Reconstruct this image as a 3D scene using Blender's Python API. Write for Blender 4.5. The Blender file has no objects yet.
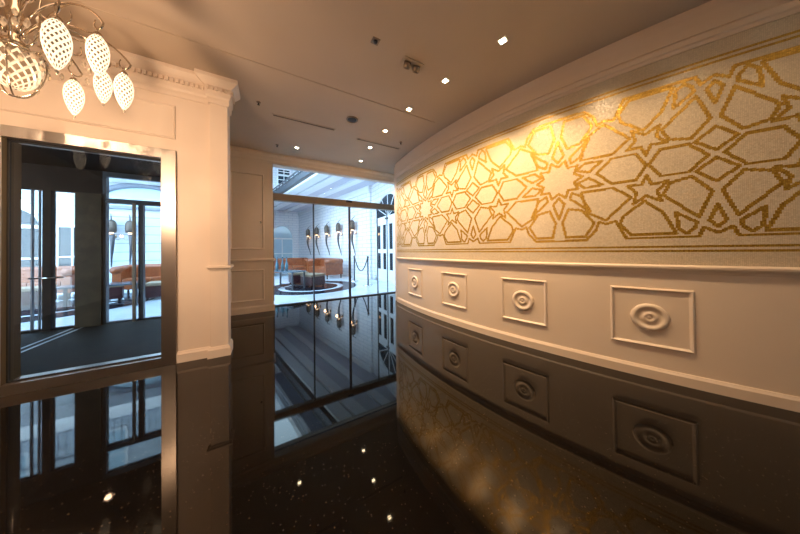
import bpy, bmesh, math, random
from mathutils import Vector, Matrix
random.seed(7)
SC = bpy.context.scene
COL = SC.collection
PI = math.pi
R = math.radians

# ------------------------------------------------------------------ materials
def mat(name, col=(.8, .8, .8), rough=.5, metal=0., emis=None, es=0., spec=None, ior=None, coat=0.):
    m = bpy.data.materials.new(name); m.use_nodes = True
    b = m.node_tree.nodes['Principled BSDF']
    b.inputs['Base Color'].default_value = (*col, 1)
    b.inputs['Roughness'].default_value = rough
    b.inputs['Metallic'].default_value = metal
    if spec is not None: b.inputs['Specular IOR Level'].default_value = spec
    if ior: b.inputs['IOR'].default_value = ior
    if coat: b.inputs['Coat Weight'].default_value = coat
    if emis:
        b.inputs['Emission Color'].default_value = (*emis, 1)
        b.inputs['Emission Strength'].default_value = es
    return m
def nd(m, t, **k):
    n = m.node_tree.nodes.new(t)
    for a, v in k.items(): setattr(n, a, v)
    return n
def ln(m, a, b): m.node_tree.links.new(a, b)
def bsdf(m): return m.node_tree.nodes['Principled BSDF']
def mottled(m, c1, c2, scale=3., detail=4., bump=0., lo=.35, hi=.65):
    tc = nd(m, 'ShaderNodeTexCoord'); n = nd(m, 'ShaderNodeTexNoise')
    n.inputs['Scale'].default_value = scale; n.inputs['Detail'].default_value = detail
    r = nd(m, 'ShaderNodeValToRGB')
    r.color_ramp.elements[0].position = lo; r.color_ramp.elements[1].position = hi
    r.color_ramp.elements[0].color = (*c1, 1); r.color_ramp.elements[1].color = (*c2, 1)
    ln(m, tc.outputs['Object'], n.inputs['Vector']); ln(m, n.outputs['Fac'], r.inputs['Fac'])
    ln(m, r.outputs['Color'], bsdf(m).inputs['Base Color'])
    if bump:
        b = nd(m, 'ShaderNodeBump'); b.inputs['Strength'].default_value = bump; b.inputs['Distance'].default_value = .01
        ln(m, n.outputs['Fac'], b.inputs['Height']); ln(m, b.outputs['Normal'], bsdf(m).inputs['Normal'])
    return m

M = {}
M['paint'] = mottled(mat('ivory_paint', rough=.55), (.76, .63, .51), (.82, .69, .57), 1.4, 3)
M['paint2'] = mottled(mat('ivory_paint_wainscot', rough=.42), (.70, .56, .44), (.74, .60, .48), 1.1, 2)
M['ceil'] = mottled(mat('taupe_ceiling_paint', rough=.7), (.47, .38, .29), (.53, .43, .33), .8, 2)
M['dark'] = mat('dark_void', (.015, .013, .012), .6)
M['steel'] = mat('brushed_steel', (.48, .43, .38), .30, 1.)
def brushed(m, vert=True):
    tc = nd(m, 'ShaderNodeTexCoord'); mp = nd(m, 'ShaderNodeMapping')
    mp.inputs['Scale'].default_value = (140, 140, 1.2) if vert else (1.2, 140, 140)
    n = nd(m, 'ShaderNodeTexNoise'); n.inputs['Scale'].default_value = 1.; n.inputs['Detail'].default_value = 3
    b = nd(m, 'ShaderNodeBump'); b.inputs['Strength'].default_value = .25; b.inputs['Distance'].default_value = .002
    ln(m, tc.outputs['Object'], mp.inputs['Vector']); ln(m, mp.outputs['Vector'], n.inputs['Vector'])
    ln(m, n.outputs['Fac'], b.inputs['Height']); ln(m, b.outputs['Normal'], bsdf(m).inputs['Normal'])
brushed(M['steel'])
M['bronze'] = mat('bronze_anodised_metal', (.30, .23, .17), .38, .8)
M['darkmetal'] = mat('dark_grey_metal', (.09, .09, .10), .4, .7)
M['chrome'] = mat('chrome', (.8, .8, .8), .12, 1.)
M['nickel'] = mat('antique_nickel', (.52, .43, .33), .22, 1.)
M['blackiron'] = mat('black_iron', (.03, .03, .035), .45, .3)
M['darkwood'] = mottled(mat('dark_stained_wood', rough=.6), (.015, .010, .008), (.028, .018, .013), 5, 4)
M['curtain'] = mottled(mat('brown_stone', rough=.4), (.045, .032, .02), (.07, .05, .03), 6, 4)
bsdf(M['darkwood']).inputs['Specular IOR Level'].default_value = .08
M['vfloor'] = mottled(mat('dark_brown_matting', rough=.6), (.016, .011, .008), (.024, .017, .012), 3, 4)
M['vceil'] = mat('near_black_ceiling', (.012, .009, .007), .7, spec=.05)
for k_ in ('curtain', 'vfloor'): bsdf(M[k_]).inputs['Specular IOR Level'].default_value = .08
M['shade'] = mat('dark_bronze_shade', (.10, .075, .06), .4, .3)
M['liner'] = mat('dark_olive_liner', (.10, .08, .05), .6, spec=.2)
M['rubber'] = mat('black_rubber', (.02, .02, .02), .7)

# black granite: mirror polish, fine gold speckles, slab joints
def granite():
    m = mat('polished_black_granite', (.008, .007, .0065), .03, 0, ior=1.35)
    bsdf(m).inputs['Specular Tint'].default_value = (1, .86, .68, 1)
    tc = nd(m, 'ShaderNodeTexCoord')
    v = nd(m, 'ShaderNodeTexVoronoi'); v.inputs['Scale'].default_value = 42
    cr = nd(m, 'ShaderNodeValToRGB'); cr.color_ramp.elements[0].position = .07; cr.color_ramp.elements[1].position = .13
    cr.color_ramp.elements[0].color = (1, 1, 1, 1); cr.color_ramp.elements[1].color = (0, 0, 0, 1)
    n = nd(m, 'ShaderNodeTexNoise'); n.inputs['Scale'].default_value = 2.2; n.inputs['Detail'].default_value = 5
    mul = nd(m, 'ShaderNodeMath', operation='MULTIPLY')
    mx = nd(m, 'ShaderNodeMix', data_type='RGBA')
    mx.inputs['A'].default_value = (.007, .006, .0055, 1); mx.inputs['B'].default_value = (.16, .10, .05, 1)
    ln(m, tc.outputs['Object'], v.inputs['Vector']); ln(m, tc.outputs['Object'], n.inputs['Vector'])
    ln(m, v.outputs['Distance'], cr.inputs['Fac'])
    ln(m, cr.outputs['Color'], mul.inputs[0]); ln(m, n.outputs['Fac'], mul.inputs[1])
    # slab joints 0.9 m
    br = nd(m, 'ShaderNodeTexBrick'); br.offset = 0.
    for k, val in (('Scale', 1.), ('Mortar Size', .0012), ('Brick Width', .9), ('Row Height', .9), ('Mortar Smooth', 0.)): br.inputs[k].default_value = val
    br.inputs['Color1'].default_value = br.inputs['Color2'].default_value = (0, 0, 0, 1); br.inputs['Mortar'].default_value = (1, 1, 1, 1)
    ln(m, tc.outputs['Object'], br.inputs['Vector'])
    ln(m, mul.outputs[0], mx.inputs['Factor'])
    mr = nd(m, 'ShaderNodeMapRange'); mr.inputs['To Min'].default_value = .03; mr.inputs['To Max'].default_value = .12
    ln(m, br.outputs['Color'], mr.inputs['Value']); ln(m, mr.outputs['Result'], bsdf(m).inputs['Roughness'])
    ln(m, mx.outputs['Result'], bsdf(m).inputs['Base Color'])
    n2 = nd(m, 'ShaderNodeTexNoise'); n2.inputs['Scale'].default_value = 1.3
    bp = nd(m, 'ShaderNodeBump'); bp.inputs['Strength'].default_value = .02; bp.inputs['Distance'].default_value = .02
    ln(m, tc.outputs['Object'], n2.inputs['Vector']); ln(m, n2.outputs['Fac'], bp.inputs['Height']); ln(m, bp.outputs['Normal'], bsdf(m).inputs['Normal'])
    return m
M['granite'] = granite()

def thin_glass(name, tint=(1, 1, 1), ior=1.5, boost=1.):
    m = bpy.data.materials.new(name); m.use_nodes = True; nt = m.node_tree; nt.nodes.remove(bsdf(m))
    out = nt.nodes['Material Output']
    t = nd(m, 'ShaderNodeBsdfTransparent'); t.inputs['Color'].default_value = (*tint, 1)
    g = nd(m, 'ShaderNodeBsdfGlossy'); g.inputs['Roughness'].default_value = .01
    f = nd(m, 'ShaderNodeFresnel'); f.inputs['IOR'].default_value = ior
    mu = nd(m, 'ShaderNodeMath', operation='MULTIPLY'); mu.inputs[1].default_value = boost; mu.use_clamp = True
    x = nd(m, 'ShaderNodeMixShader')
    ln(m, f.outputs[0], mu.inputs[0]); ln(m, mu.outputs[0], x.inputs[0]); ln(m, t.outputs[0], x.inputs[1]); ln(m, g.outputs[0], x.inputs[2])
    ln(m, x.outputs[0], out.inputs['Surface'])
    return m
M['glass'] = thin_glass('clear_glass', (.97, .98, .99), 1.5, 1.)
M['glass_tint'] = thin_glass('smoked_glass', (.86, .86, .86), 1.5, 1.1)
M['glass_back'] = thin_glass('vestibule_glass', (.92, .95, .97), 1.5, 1.)

def brick_white(name, c, mortar, w=.5, h=.16, ms=.012, rough=.6):
    m = mat(name, c, rough)
    tc = nd(m, 'ShaderNodeTexCoord'); mp = nd(m, 'ShaderNodeMapping')
    br = nd(m, 'ShaderNodeTexBrick')
    for k, val in (('Scale', 1.), ('Mortar Size', ms), ('Brick Width', w), ('Row Height', h)): br.inputs[k].default_value = val
    br.inputs['Color1'].default_value = (*c, 1); br.inputs['Color2'].default_value = (*[a * .96 for a in c], 1)
    br.inputs['Mortar'].default_value = (*mortar, 1)
    sx = nd(m, 'ShaderNodeSeparateXYZ'); ad = nd(m, 'ShaderNodeMath', operation='ADD'); cx = nd(m, 'ShaderNodeCombineXYZ')
    ln(m, tc.outputs['Object'], sx.inputs[0]); ln(m, sx.outputs['X'], ad.inputs[0]); ln(m, sx.outputs['Y'], ad.inputs[1])
    ln(m, ad.outputs[0], cx.inputs['X']); ln(m, sx.outputs['Z'], cx.inputs['Y']); ln(m, cx.outputs[0], br.inputs['Vector'])
    ln(m, br.outputs['Color'], bsdf(m).inputs['Base Color'])
    return m
M['courses'] = brick_white('white_glazed_brick', (.80, .80, .83), (.55, .58, .66))
M['siding'] = brick_white('pale_blue_boarded_cladding', (.50, .56, .62), (.22, .28, .36), 40., .30, .012)
M['white'] = mat('white_joinery', (.85, .86, .88), .45)
M['lilac'] = mat('lilac_grey_ceiling_paint', (.62, .62, .70), .6)
M['greyc'] = mat('grey_soffit_paint', (.22, .25, .31), .6)
M['cglass'] = mat('courtyard_window_glass', (.02, .035, .05), .05, 0, ior=1.45)
M['skyglass'] = mat('pale_window_glass', (.42, .58, .68), .1, 0)
M['marble'] = mottled(mat('pale_blue_marble', rough=.08), (.55, .60, .66), (.66, .70, .75), 1.5, 5)
M['blackmarble'] = mat('black_marble', (.012, .012, .02), .18, spec=.12)
M['leather'] = mottled(mat('copper_orange_leather', rough=.38, coat=.2), (.21, .048, .014), (.30, .078, .022), 9, 4)
M['wine'] = mottled(mat('wine_red_leather', rough=.4), (.035, .008, .01), (.06, .012, .014), 8, 3)
M['cream'] = mat('tan_upholstery', (.24, .17, .11), .7)
M['tabletop'] = mat('dark_blue_grey_lacquer', (.08, .11, .14), .12)
M['vase'] = mat('blue_grey_glazed_ceramic', (.06, .14, .18), .15)
M['rope'] = mat('dark_velvet_rope', (.05, .05, .07), .8)
M['warmlamp'] = mat('warm_lamp_glass', (1, .8, .6), .4, emis=(1, .62, .30), es=3.)
M['frost'] = mat('frosted_cut_crystal', (.5, .45, .38), .18, emis=(1, .80, .56), es=1.3)
M['frost_bowl'] = mat('frosted_crystal_bowl', (.42, .36, .28), .18, emis=(1, .76, .5), es=.55)
M['facet'] = mat('clear_crystal_facet', (.10, .07, .045), .06, emis=(1, .66, .36), es=.12)
M['crystal'] = mat('crystal_bead', (.42, .34, .25), .05, .35, emis=(1, .78, .5), es=.08)
M['lens'] = mat('downlight_lens', (1, .95, .85), .4, emis=(1, .84, .58), es=60)
M['lens2'] = mat('courtyard_downlight_lens', (1, .95, .85), .4, emis=(1, .92, .8), es=12)

# ------------------------------------------------------------------ mesh helpers
class MB:
    def __init__(s): s.v = []; s.f = []; s.m = []; s.sm = []
    def add(s, vs, fs, mi=0, smooth=False, T=None):
        o = len(s.v)
        s.v += [tuple(T @ Vector(q)) if T else tuple(q) for q in vs]
        s.f += [tuple(o + i for i in q) for q in fs]; s.m += [mi] * len(fs); s.sm += [smooth] * len(fs)
    def box(s, x0, y0, z0, x1, y1, z1, mi=0, T=None):
        if x0 > x1: x0, x1 = x1, x0
        if y0 > y1: y0, y1 = y1, y0
        if z0 > z1: z0, z1 = z1, z0
        vs = [(x, y, z) for x in (x0, x1) for y in (y0, y1) for z in (z0, z1)]
        s.add(vs, [(0, 1, 3, 2), (4, 6, 7, 5), (0, 4, 5, 1), (2, 3, 7, 6), (0, 2, 6, 4), (1, 5, 7, 3)], mi, False, T)
    def tube(s, pts, r, n=8, mi=0, cap=True, T=None):
        pts = [Vector(p) for p in pts]
        rs = r if isinstance(r, (list, tuple)) else [r] * len(pts)
        vs = []; up = Vector((0, 0, 1)); prev = None
        for i, p in enumerate(pts):
            d = (pts[min(i + 1, len(pts) - 1)] - pts[max(i - 1, 0)]).normalized()
            if prev is None:
                a = d.cross(up)
                if a.length < 1e-3: a = d.cross(Vector((1, 0, 0)))
            else: a = prev - d * prev.dot(d)
            a.normalize(); b = d.cross(a); prev = a
            vs += [p + (a * math.cos(2 * PI * k / n) + b * math.sin(2 * PI * k / n)) * rs[i] for k in range(n)]
        fs = [(i * n + k, i * n + (k + 1) % n, (i + 1) * n + (k + 1) % n, (i + 1) * n + k) for i in range(len(pts) - 1) for k in range(n)]
        if cap: fs += [tuple(range(n))[::-1], tuple(range((len(pts) - 1) * n, len(pts) * n))]
        s.add(vs, fs, mi, True, T)
    def lathe(s, prof, c=(0, 0, 0), n=24, mi=0, T=None, ax='z', sx=1.):
        vs = []
        for (r, h) in prof:
            for k in range(n):
                a = 2 * PI * k / n; u, w = r * math.cos(a), r * math.sin(a)
                if ax == 'z': vs.append((c[0] + u, c[1] + w, c[2] + h))
                elif ax == 'y': vs.append((c[0] + u * sx, c[1] + h, c[2] + w))
                else: vs.append((c[0] + h, c[1] + u, c[2] + w))
        fs = [(i * n + k, i * n + (k + 1) % n, (i + 1) * n + (k + 1) % n, (i + 1) * n + k) for i in range(len(prof) - 1) for k in range(n)]
        fs += [tuple(range(n))[::-1], tuple(range((len(prof) - 1) * n, len(prof) * n))]
        s.add(vs, fs, mi, True, T)
    def sweep(s, prof, path, mi=0, closed=False, caps=True, T=None):
        """prof: closed list of (out, z); path: list of (x, y, nx, ny) with outward normal scaled for mitres"""
        n = len(prof); vs = []
        for (x, y, nx, ny) in path: vs += [(x + nx * o, y + ny * o, z) for (o, z) in prof]
        m = len(path); fs = []
        for i in range(m if closed else m - 1):
            j = (i + 1) % m
            fs += [(i * n + k, i * n + (k + 1) % n, j * n + (k + 1) % n, j * n + k) for k in range(n)]
        if caps and not closed: fs += [tuple(range(n))[::-1], tuple(range((m - 1) * n, m * n))]
        s.add(vs, fs, mi, False, T)
    def build(s, name, mats, parent=None, bevel=0, loc=None, rot=None, autos=False):
        me = bpy.data.meshes.new(name); me.from_pydata(s.v, [], s.f)
        mats = mats if isinstance(mats, (list, tuple)) else [mats]
        for m in mats: me.materials.append(m)
        me.polygons.foreach_set('material_index', s.m); me.polygons.foreach_set('use_smooth', s.sm)
        bm = bmesh.new(); bm.from_mesh(me); bmesh.ops.recalc_face_normals(bm, faces=bm.faces)
        if bevel:
            es = [e for e in bm.edges if len(e.link_faces) == 2 and e.calc_face_angle(0) > .9]
            bmesh.ops.bevel(bm, geom=es, offset=bevel, segments=2, profile=.7, affect='EDGES', clamp_overlap=True)
        bm.to_mesh(me); bm.free(); me.update()
        o = bpy.data.objects.new(name, me); COL.objects.link(o)
        if parent: o.parent = parent
        if loc: o.location = loc
        if rot is not None: o.rotation_euler = (0, 0, rot)
        return o
def tag(o, label=None, cat=None, group=None, kind=None):
    if label: o['label'] = label
    if cat: o['category'] = cat
    if group: o['group'] = group
    if kind: o['kind'] = kind
    return o
def empty(name, loc, rz=0.):
    o = bpy.data.objects.new(name, None); COL.objects.link(o); o.location = loc; o.rotation_euler = (0, 0, rz); o.empty_display_size = .1
    return o
def struct(mb, name, mats, label, cat, bevel=0):
    return tag(mb.build(name, mats, bevel=bevel), label, cat, kind='structure')
def copy_tree(o, parent=None):
    c = o.copy(); COL.objects.link(c)
    if parent: c.parent = parent
    for ch in list(o.children): copy_tree(ch, c)
    return c

# ------------------------------------------------------------------ measures
H = 3.07
YL = 3.27          # left wall face
YF = 5.18          # far panelled wall face
YG = 5.54          # sliding glass plane
CX, CY, CR = 10.599, 3.405, 8.145     # curved wall centre and radius
T0, T1 = R(172.1), R(222.)
def cw(th, r=CR): return (CX + r * math.cos(th), CY + r * math.sin(th))
def cpath(t0=T0, t1=T1, n=72):
    out = []
    for i in range(n + 1):
        t = t0 + (t1 - t0) * i / n; x, y = cw(t)
        out.append((x, y, -(-math.cos(t)) , -(-math.sin(t))))   # points out of the drum, into the lobby
    return out
XNEAR = -3.6; YNEAR = -3.2

# ------------------------------------------------------------------ lobby shell
b = MB(); b.add([(XNEAR, YNEAR, 0), (7, YNEAR, 0), (7, 5.6, 0), (XNEAR, 5.6, 0)], [(0, 1, 2, 3)])
b.add([(XNEAR, YNEAR, -.1), (7, YNEAR, -.1), (7, 5.6, -.1), (XNEAR, 5.6, -.1)], [(3, 2, 1, 0)])
struct(b, 'floor', M['granite'], 'polished black granite floor mirroring the lobby', 'floor')
b = MB(); b.box(XNEAR - .1, YNEAR - .1, H, 7, 5.75, H + .15)
ceiling = struct(b, 'ceiling', M['ceil'], 'flat taupe ceiling with downlights', 'ceiling')
b = MB(); b.box(-3.6, 2.716, H - .006, -.02, 2.73, H - .001); b.box(-.02, 2.716, H - .006, 2.2, 2.73, H - .001)
struct(b, 'trim_8', M['ceil'], 'thin joint strip running across the taupe ceiling', 'ceiling trim')

# left wall with the glazed opening (y 3.27 .. 3.42)
OX0, OX1, OZ1 = -1.91, -.833, 2.22
b = MB()
b.box(XNEAR, YL, 0, OX0, YL + .15, H); b.box(OX1, YL, 0, -.40, YL + .15, H); b.box(OX0, YL, OZ1, OX1, YL + .15, H)
struct(b, 'wall_left', M['paint'], 'ivory left wall around the steel-framed glazing', 'wall')
# return wall behind the pilaster to the far wall
b = MB(); b.box(-.74, YL + .15, 0, -.62, 5.9, H)
struct(b, 'wall_return', M['paint'], 'short ivory return wall behind the pilaster', 'wall')
# near walls behind the camera
b = MB(); b.box(XNEAR - .15, YNEAR - .1, 0, XNEAR, YL + .1, H)
struct(b, 'wall_near', M['paint'], 'plain ivory wall behind the viewer', 'wall')
b = MB(); b.box(XNEAR, YNEAR - .15, 0, 6.9, YNEAR, H)
struct(b, 'wall_back', M['paint'], 'plain ivory wall closing the lobby', 'wall')

# pilaster
PX0, PX1, PD = -.548, -.388, .05
b = MB(); b.box(PX0, YL - PD, 0, PX1, YL + .15, H)
struct(b, 'trim_1', M['paint'], 'flat ivory pilaster at the end of the left wall', 'pilaster', .004)
def ring_path(y, x0, x1, d, x_start):
    """baseboard/cornice run along the left wall, stepping round the pilaster"""
    return [(x_start, y, 0, -1), (x0, y, -1, -1) if False else (x0, y, 0, -1)]
def run_profile(b, prof):
    # wall part
    b.sweep(prof, [(XNEAR, YL, 0, -1), (PX0 + .0, YL, 0, -1)])
    # pilaster part: face + right side
    yy = YL - PD
    b.sweep(prof, [(PX0, YL, -1, 0), (PX0, yy, -1, -1), (PX1, yy, 1, -1), (PX1, YL + .15, 1, 0)])
# cornice
prof = [(0, 2.80), (.012, 2.80), (.018, 2.83), (.018, 2.86), (.03, 2.88), (.034, 2.925), (.034, 2.975), (.05, 2.985), (.07, 3.0), (.09, 3.02), (.105, 3.035), (.105, H), (0, H)]
b = MB(); run_profile(b, prof)
x = XNEAR + .02
while x < PX0 - .05:
    b.box(x, YL - .056, 2.93, x + .022, YL - .03, 2.968); x += .04
x = PX0 - .02
while x < PX1 + .02:
    b.box(x, YL - PD - .056, 2.93, x + .022, YL - PD - .03, 2.968); x += .04
y = YL - PD - .03
while y < YL + .12:
    b.box(PX1 + .03, y, 2.93, PX1 + .056, y + .022, 2.968); y += .04
struct(b, 'trim_2', M['paint'], 'ivory dentil cornice along the left wall', 'cornice')
# baseboard
bprof = [(0, 0), (.022, 0), (.022, .085), (.014, .10), (.008, .115), (0, .115)]
b = MB()
b.sweep(bprof, [(OX1, YL, 0, -1), (PX0, YL, 0, -1)])
b.sweep(bprof, [(XNEAR, YL, 0, -1), (OX0, YL, 0, -1)])
yy = YL - PD
b.sweep(bprof, [(PX0, YL, -1, 0), (PX0, yy, -1, -1), (PX1, yy, 1, -1), (PX1, YL + .15, 1, 0)])
struct(b, 'baseboard_left', M['paint'], 'ivory baseboard below the left wall and pilaster', 'baseboard')
# pilaster band
rprof = [(0, .955), (.010, .955), (.014, .968), (.030, .978), (.030, .998), (.014, 1.004), (0, 1.006)]
b = MB(); b.sweep(rprof, [(PX0, YL, -1, 0), (PX0, yy, -1, -1), (PX1, yy, 1, -1), (PX1, YL + .15, 1, 0)])
struct(b, 'trim_3', M['paint'], 'narrow ivory rail wrapping the pilaster', 'rail')
# rectangular moulding over the glazing
def rect_mould(b, x0, x1, z0, z1, y, w=.028, d=.016, T=None):
    def q(k):  # inset k , depth
        return [(x0 + k, z0 + k), (x1 - k, z0 + k), (x1 - k, z1 - k), (x0 + k, z1 - k)]
    rings = [(0, 0), (w * .12, d * .8), (w * .45, d), (w * .8, d * .45), (w, 0)]
    vs = []
    for k, dd in rings: vs += [(px, y - dd, pz) for px, pz in q(k)]
    fs = [(i * 4 + j, i * 4 + (j + 1) % 4, (i + 1) * 4 + (j + 1) % 4, (i + 1) * 4 + j) for i in range(4) for j in range(4)]
    b.add(vs, fs, 0, False, T)
b = MB(); rect_mould(b, -3.0, OX1 - .002, 2.345, 2.70, YL, .022, .016)
struct(b, 'trim_4', M['paint'], 'rectangular ivory wall moulding above the steel frame', 'moulding')

# ------------------------------------------------------------------ window_1: steel framed glazing in the left wall
w1 = tag(empty('window_1', (0, 0, 0)), 'wide steel-framed glazing in the left wall, chandelier mirrored in it', 'glazed opening', kind='structure')
def fr(name, *bx, mt='steel', bevel=.002):
    b = MB()
    for q in bx: b.box(*q)
    return b.build(name, M[mt], w1, bevel=bevel)
yo = YL - .03
fr('frame_jamb', (-.941, yo, 0, OX1 + .004, YL + .15, OZ1))
fr('frame_jamb', (-1.925, yo, 0, -1.885, YL + .15, OZ1))
fr('frame_head', (-1.885, yo, 2.125, -.941, YL + .15, OZ1))
fr('frame_sill', (-1.885, yo, 0, -.941, YL + .15, .088))
fr('jamb_liner', (-1.885, YL - .02, .088, -1.883, YL + .03, 2.125), mt='liner', bevel=0)
fr('jamb_liner', (-1.885, YL + .04, .088, -1.882, YL + .15, 2.125), mt='liner', bevel=0)
fr('gasket', (-1.885, YL + .02, 2.105, -.941, YL + .04, 2.125), (-1.885, YL + .02, .088, -.941, YL + .04, .10), (-.953, YL + .02, .088, -.941, YL + .04, 2.125), (-1.885, YL + .02, .088, -1.872, YL + .04, 2.125), mt='rubber', bevel=0)
b = MB(); b.add([(-1.885, YL + .03, .088), (-.941, YL + .03, .088), (-.941, YL + .03, 2.125), (-1.885, YL + .03, 2.125)], [(0, 1, 2, 3)])
b.build('pane', M['glass_tint'], w1)

# ------------------------------------------------------------------ far wall with panels and the glass entrance
b = MB()
b.box(-.74, YF, 0, .095, YF + .14, H); b.box(.0, YF + .14, 0, .095, YG + .14, H)
b.box(.095, YF, 2.885, 3.6, YF + .16, H); b.box(.095, YF, 3.06, 3.6, YG + .14, H)
struct(b, 'wall_far', M['paint'], 'ivory far wall beside the glass entrance', 'wall', .003)
b = MB()
b.sweep([(0, 2.90), (.015, 2.90), (.02, 2.93), (.035, 2.95), (.05, 3.0), (.085, 3.02), (.10, 3.035), (.10, H), (0, H)], [(-.62, YF, 0, -1), (3.4, YF, 0, -1)])
struct(b, 'trim_5', M['paint'], 'ivory crown moulding over the glass entrance', 'crown moulding')
b = MB()
b.sweep([(0, .96), (.012, .96), (.018, .975), (.034, .985), (.034, 1.01), (.012, 1.02), (0, 1.02)], [(-.62, YF, 0, -1), (.095, YF, 1, -1), (.095, YG, 1, 0)])
struct(b, 'trim_6', M['paint'], 'ivory chair rail on the far wall', 'chair rail')
b = MB()
b.sweep([(0, 0), (.022, 0), (.022, .10), (.012, .125), (0, .125)], [(-.62, YF, 0, -1), (.095, YF, 1, -1), (.095, YG, 1, 0)])
struct(b, 'baseboard_far', M['paint'], 'ivory baseboard under the far wall', 'baseboard')
b = MB()
rect_mould(b, -.60, -.058, 1.20, 2.65, YF, .03, .02); rect_mould(b, -.60, -.058, .22, .82, YF, .03, .02)
struct(b, 'trim_7', M['paint'], 'two stacked ivory panel mouldings on the far wall', 'moulding')
o = MB(); o.lathe([(.0, 0), (.02, 0), (.018, .012), (.0, .014)], n=16, ax='y')
for v in range(len(o.v)): o.v[v] = (o.v[v][0], -o.v[v][1], o.v[v][2])
tag(o.build('door_buzzer', M['chrome'], loc=(-.12, YF, 1.72)), 'tiny round chrome button on the far wall panel', 'button')

# sliding entrance
d1 = tag(empty('door_1', (0, 0, 0)), 'full height glass sliding entrance to the courtyard lounge', 'glass entrance', kind='structure')
def dp(name, mt, *bx, bevel=.002):
    b = MB()
    for q in bx: b.box(*q)
    return b.build(name, M[mt], d1, bevel=bevel)
ty = YG
dp('transom_bar', 'bronze', (.095, ty - .05, 2.235, 3.5, ty + .08, 2.385))
dp('head_frame', 'darkmetal', (.095, ty - .02, 3.03, 3.5, ty + .04, 3.06))
dp('threshold', 'darkmetal', (.095, ty - .03, 0, 3.5, ty + .06, .022))
for xm, w in ((.912, .03), (1.752, .05), (2.502, .018), (2.79, .012)):
    dp('mullion', 'darkmetal', (xm - w / 2, ty - .015, .022, xm + w / 2, ty + .025, 2.235))
dp('side_frame', 'bronze', (.095, ty - .02, .022, .118, ty + .03, 2.235))
dp('door_sensor', 'blackiron', (1.66, ty - .075, 2.33, 1.80, ty - .05, 2.375))
for (xa, xb) in ((.118, .897), (.927, 1.727), (1.777, 2.493), (2.511, 2.784), (2.796, 3.5)):
    b = MB(); b.add([(xa, ty, .022), (xb, ty, .022), (xb, ty, 2.235), (xa, ty, 2.235)], [(0, 1, 2, 3)]); b.build('glass_leaf', M['glass'], d1)
b = MB(); b.add([(.095, ty, 2.385), (3.5, ty, 2.385), (3.5, ty, 3.03), (.095, ty, 3.03)], [(0, 1, 2, 3)]); b.build('transom_glass', M['glass'], d1)

# ------------------------------------------------------------------ curved wall, wainscot and rails
x0, y0 = cw(T0)
b = MB()
path = cpath()
# inward (towards lobby) normal = away from the drum centre = (cos t, sin t)
b.sweep([(0, 0), (0, H), (-.15, H), (-.15, 0)], path)
ex, ey = path[0][0], path[0][1]
b.box(ex + .02, ey + .025, 0, 3.35, ey + .15, H); b.box(3.2, ey + .1, 0, 3.35, YG + .14, H)
struct(b, 'wall_right', M['paint2'], 'curved ivory wall swelling into the lobby on the right', 'wall')
b = MB()
b.sweep([(0, 0), (.020, 0), (.020, .075), (.012, .09), (.008, .10), (0, .10)], path)
struct(b, 'baseboard_right', M['paint2'], 'ivory baseboard under the curved wall', 'baseboard')
b = MB()
b.sweep([(0, .925), (.006, .93), (.010, .945), (.024, .958), (.034, .968), (.036, .985), (.028, .994), (.012, .998), (0, 1.0)], path)
struct(b, 'trim_9', M['paint2'], 'ivory chair rail between mosaic and wainscot on the curved wall', 'chair rail')
b = MB()
b.sweep([(0, 2.765), (.016, 2.765), (.020, 2.79), (.034, 2.80), (.038, 2.825), (.022, 2.835), (.022, 2.85), (.036, 2.856), (.036, 2.868), (.020, 2.875), (.022, 2.93), (.030, 3.0), (.040, 3.045), (.044, H), (0, H)], path)
struct(b, 'trim_10', M['paint2'], 'tall stepped ivory crown moulding above the mosaic', 'crown moulding')
b = MB()

# framed medallions
def panel_frame_mesh():
    b = MB(); w, z0, z1 = .507, .275, .79
    rings = [(0, 0), (.004, .012), (.012, .016), (.020, .010), (.026, .003), (.03, 0)]
    vs = []; n = 0
    pts0 = []
    seg = 8
    def outline(k):
        a, c, lo, hi = -w / 2 + k, w / 2 - k, z0 + k, z1 - k
        o = [(a + (c - a) * i / seg, lo) for i in range(seg)] + [(c, lo + (hi - lo) * i / 4) for i in range(4)] + [(c - (c - a) * i / seg, hi) for i in range(seg)] + [(a, hi - (hi - lo) * i / 4) for i in range(4)]
        return o
    for k, dd in rings:
        o = outline(k); n = len(o)
        for s_, z_ in o:
            a = s_ / CR; r = CR + dd
            # local frame: origin on wall surface, +y out of the wall
            vs.append((r * math.sin(a), r * math.cos(a) - CR, z_))
    fs = [(i * n + j, i * n + (j + 1) % n, (i + 1) * n + (j + 1) % n, (i + 1) * n + j) for i in range(len(rings) - 1) for j in range(n)]
    b.add(vs, fs)
    return b
def medallion_mesh():
    b = MB()
    prof = [(.118, 0), (.120, .006), (.112, .016), (.098, .022), (.086, .018), (.078, .008), (.062, .006), (.050, .008), (.040, .016), (.030, .019), (.022, .013), (.015, .010), (.010, .014), (.0, .016)]
    n = 40; vs = []
    for i, (r, h) in enumerate(prof):
        for k in range(n):
            a = 2 * PI * k / n
            rr = r * (1 + (.012 * math.cos(14 * a) if 0 < i < 6 else 0))
            x_, z_ = rr * math.cos(a), .5325 + rr * math.sin(a)
            vs.append((x_, h - x_ * x_ / (2 * CR), z_))
    fs = [(i * n + k, i * n + (k + 1) % n, (i + 1) * n + (k + 1) % n, (i + 1) * n + k) for i in range(len(prof) - 1) for k in range(n)]
    b.add(vs, fs, 0, True)
    return b
labs = ['ivory framed medallion panel nearest the glass entrance on the curved wainscot',
        'ivory framed medallion panel, second from the glass entrance on the curved wainscot',
        'ivory framed medallion panel left of the largest one on the curved wainscot',
        'largest ivory framed round medallion panel, nearest the right edge of the picture']
first = None
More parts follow.
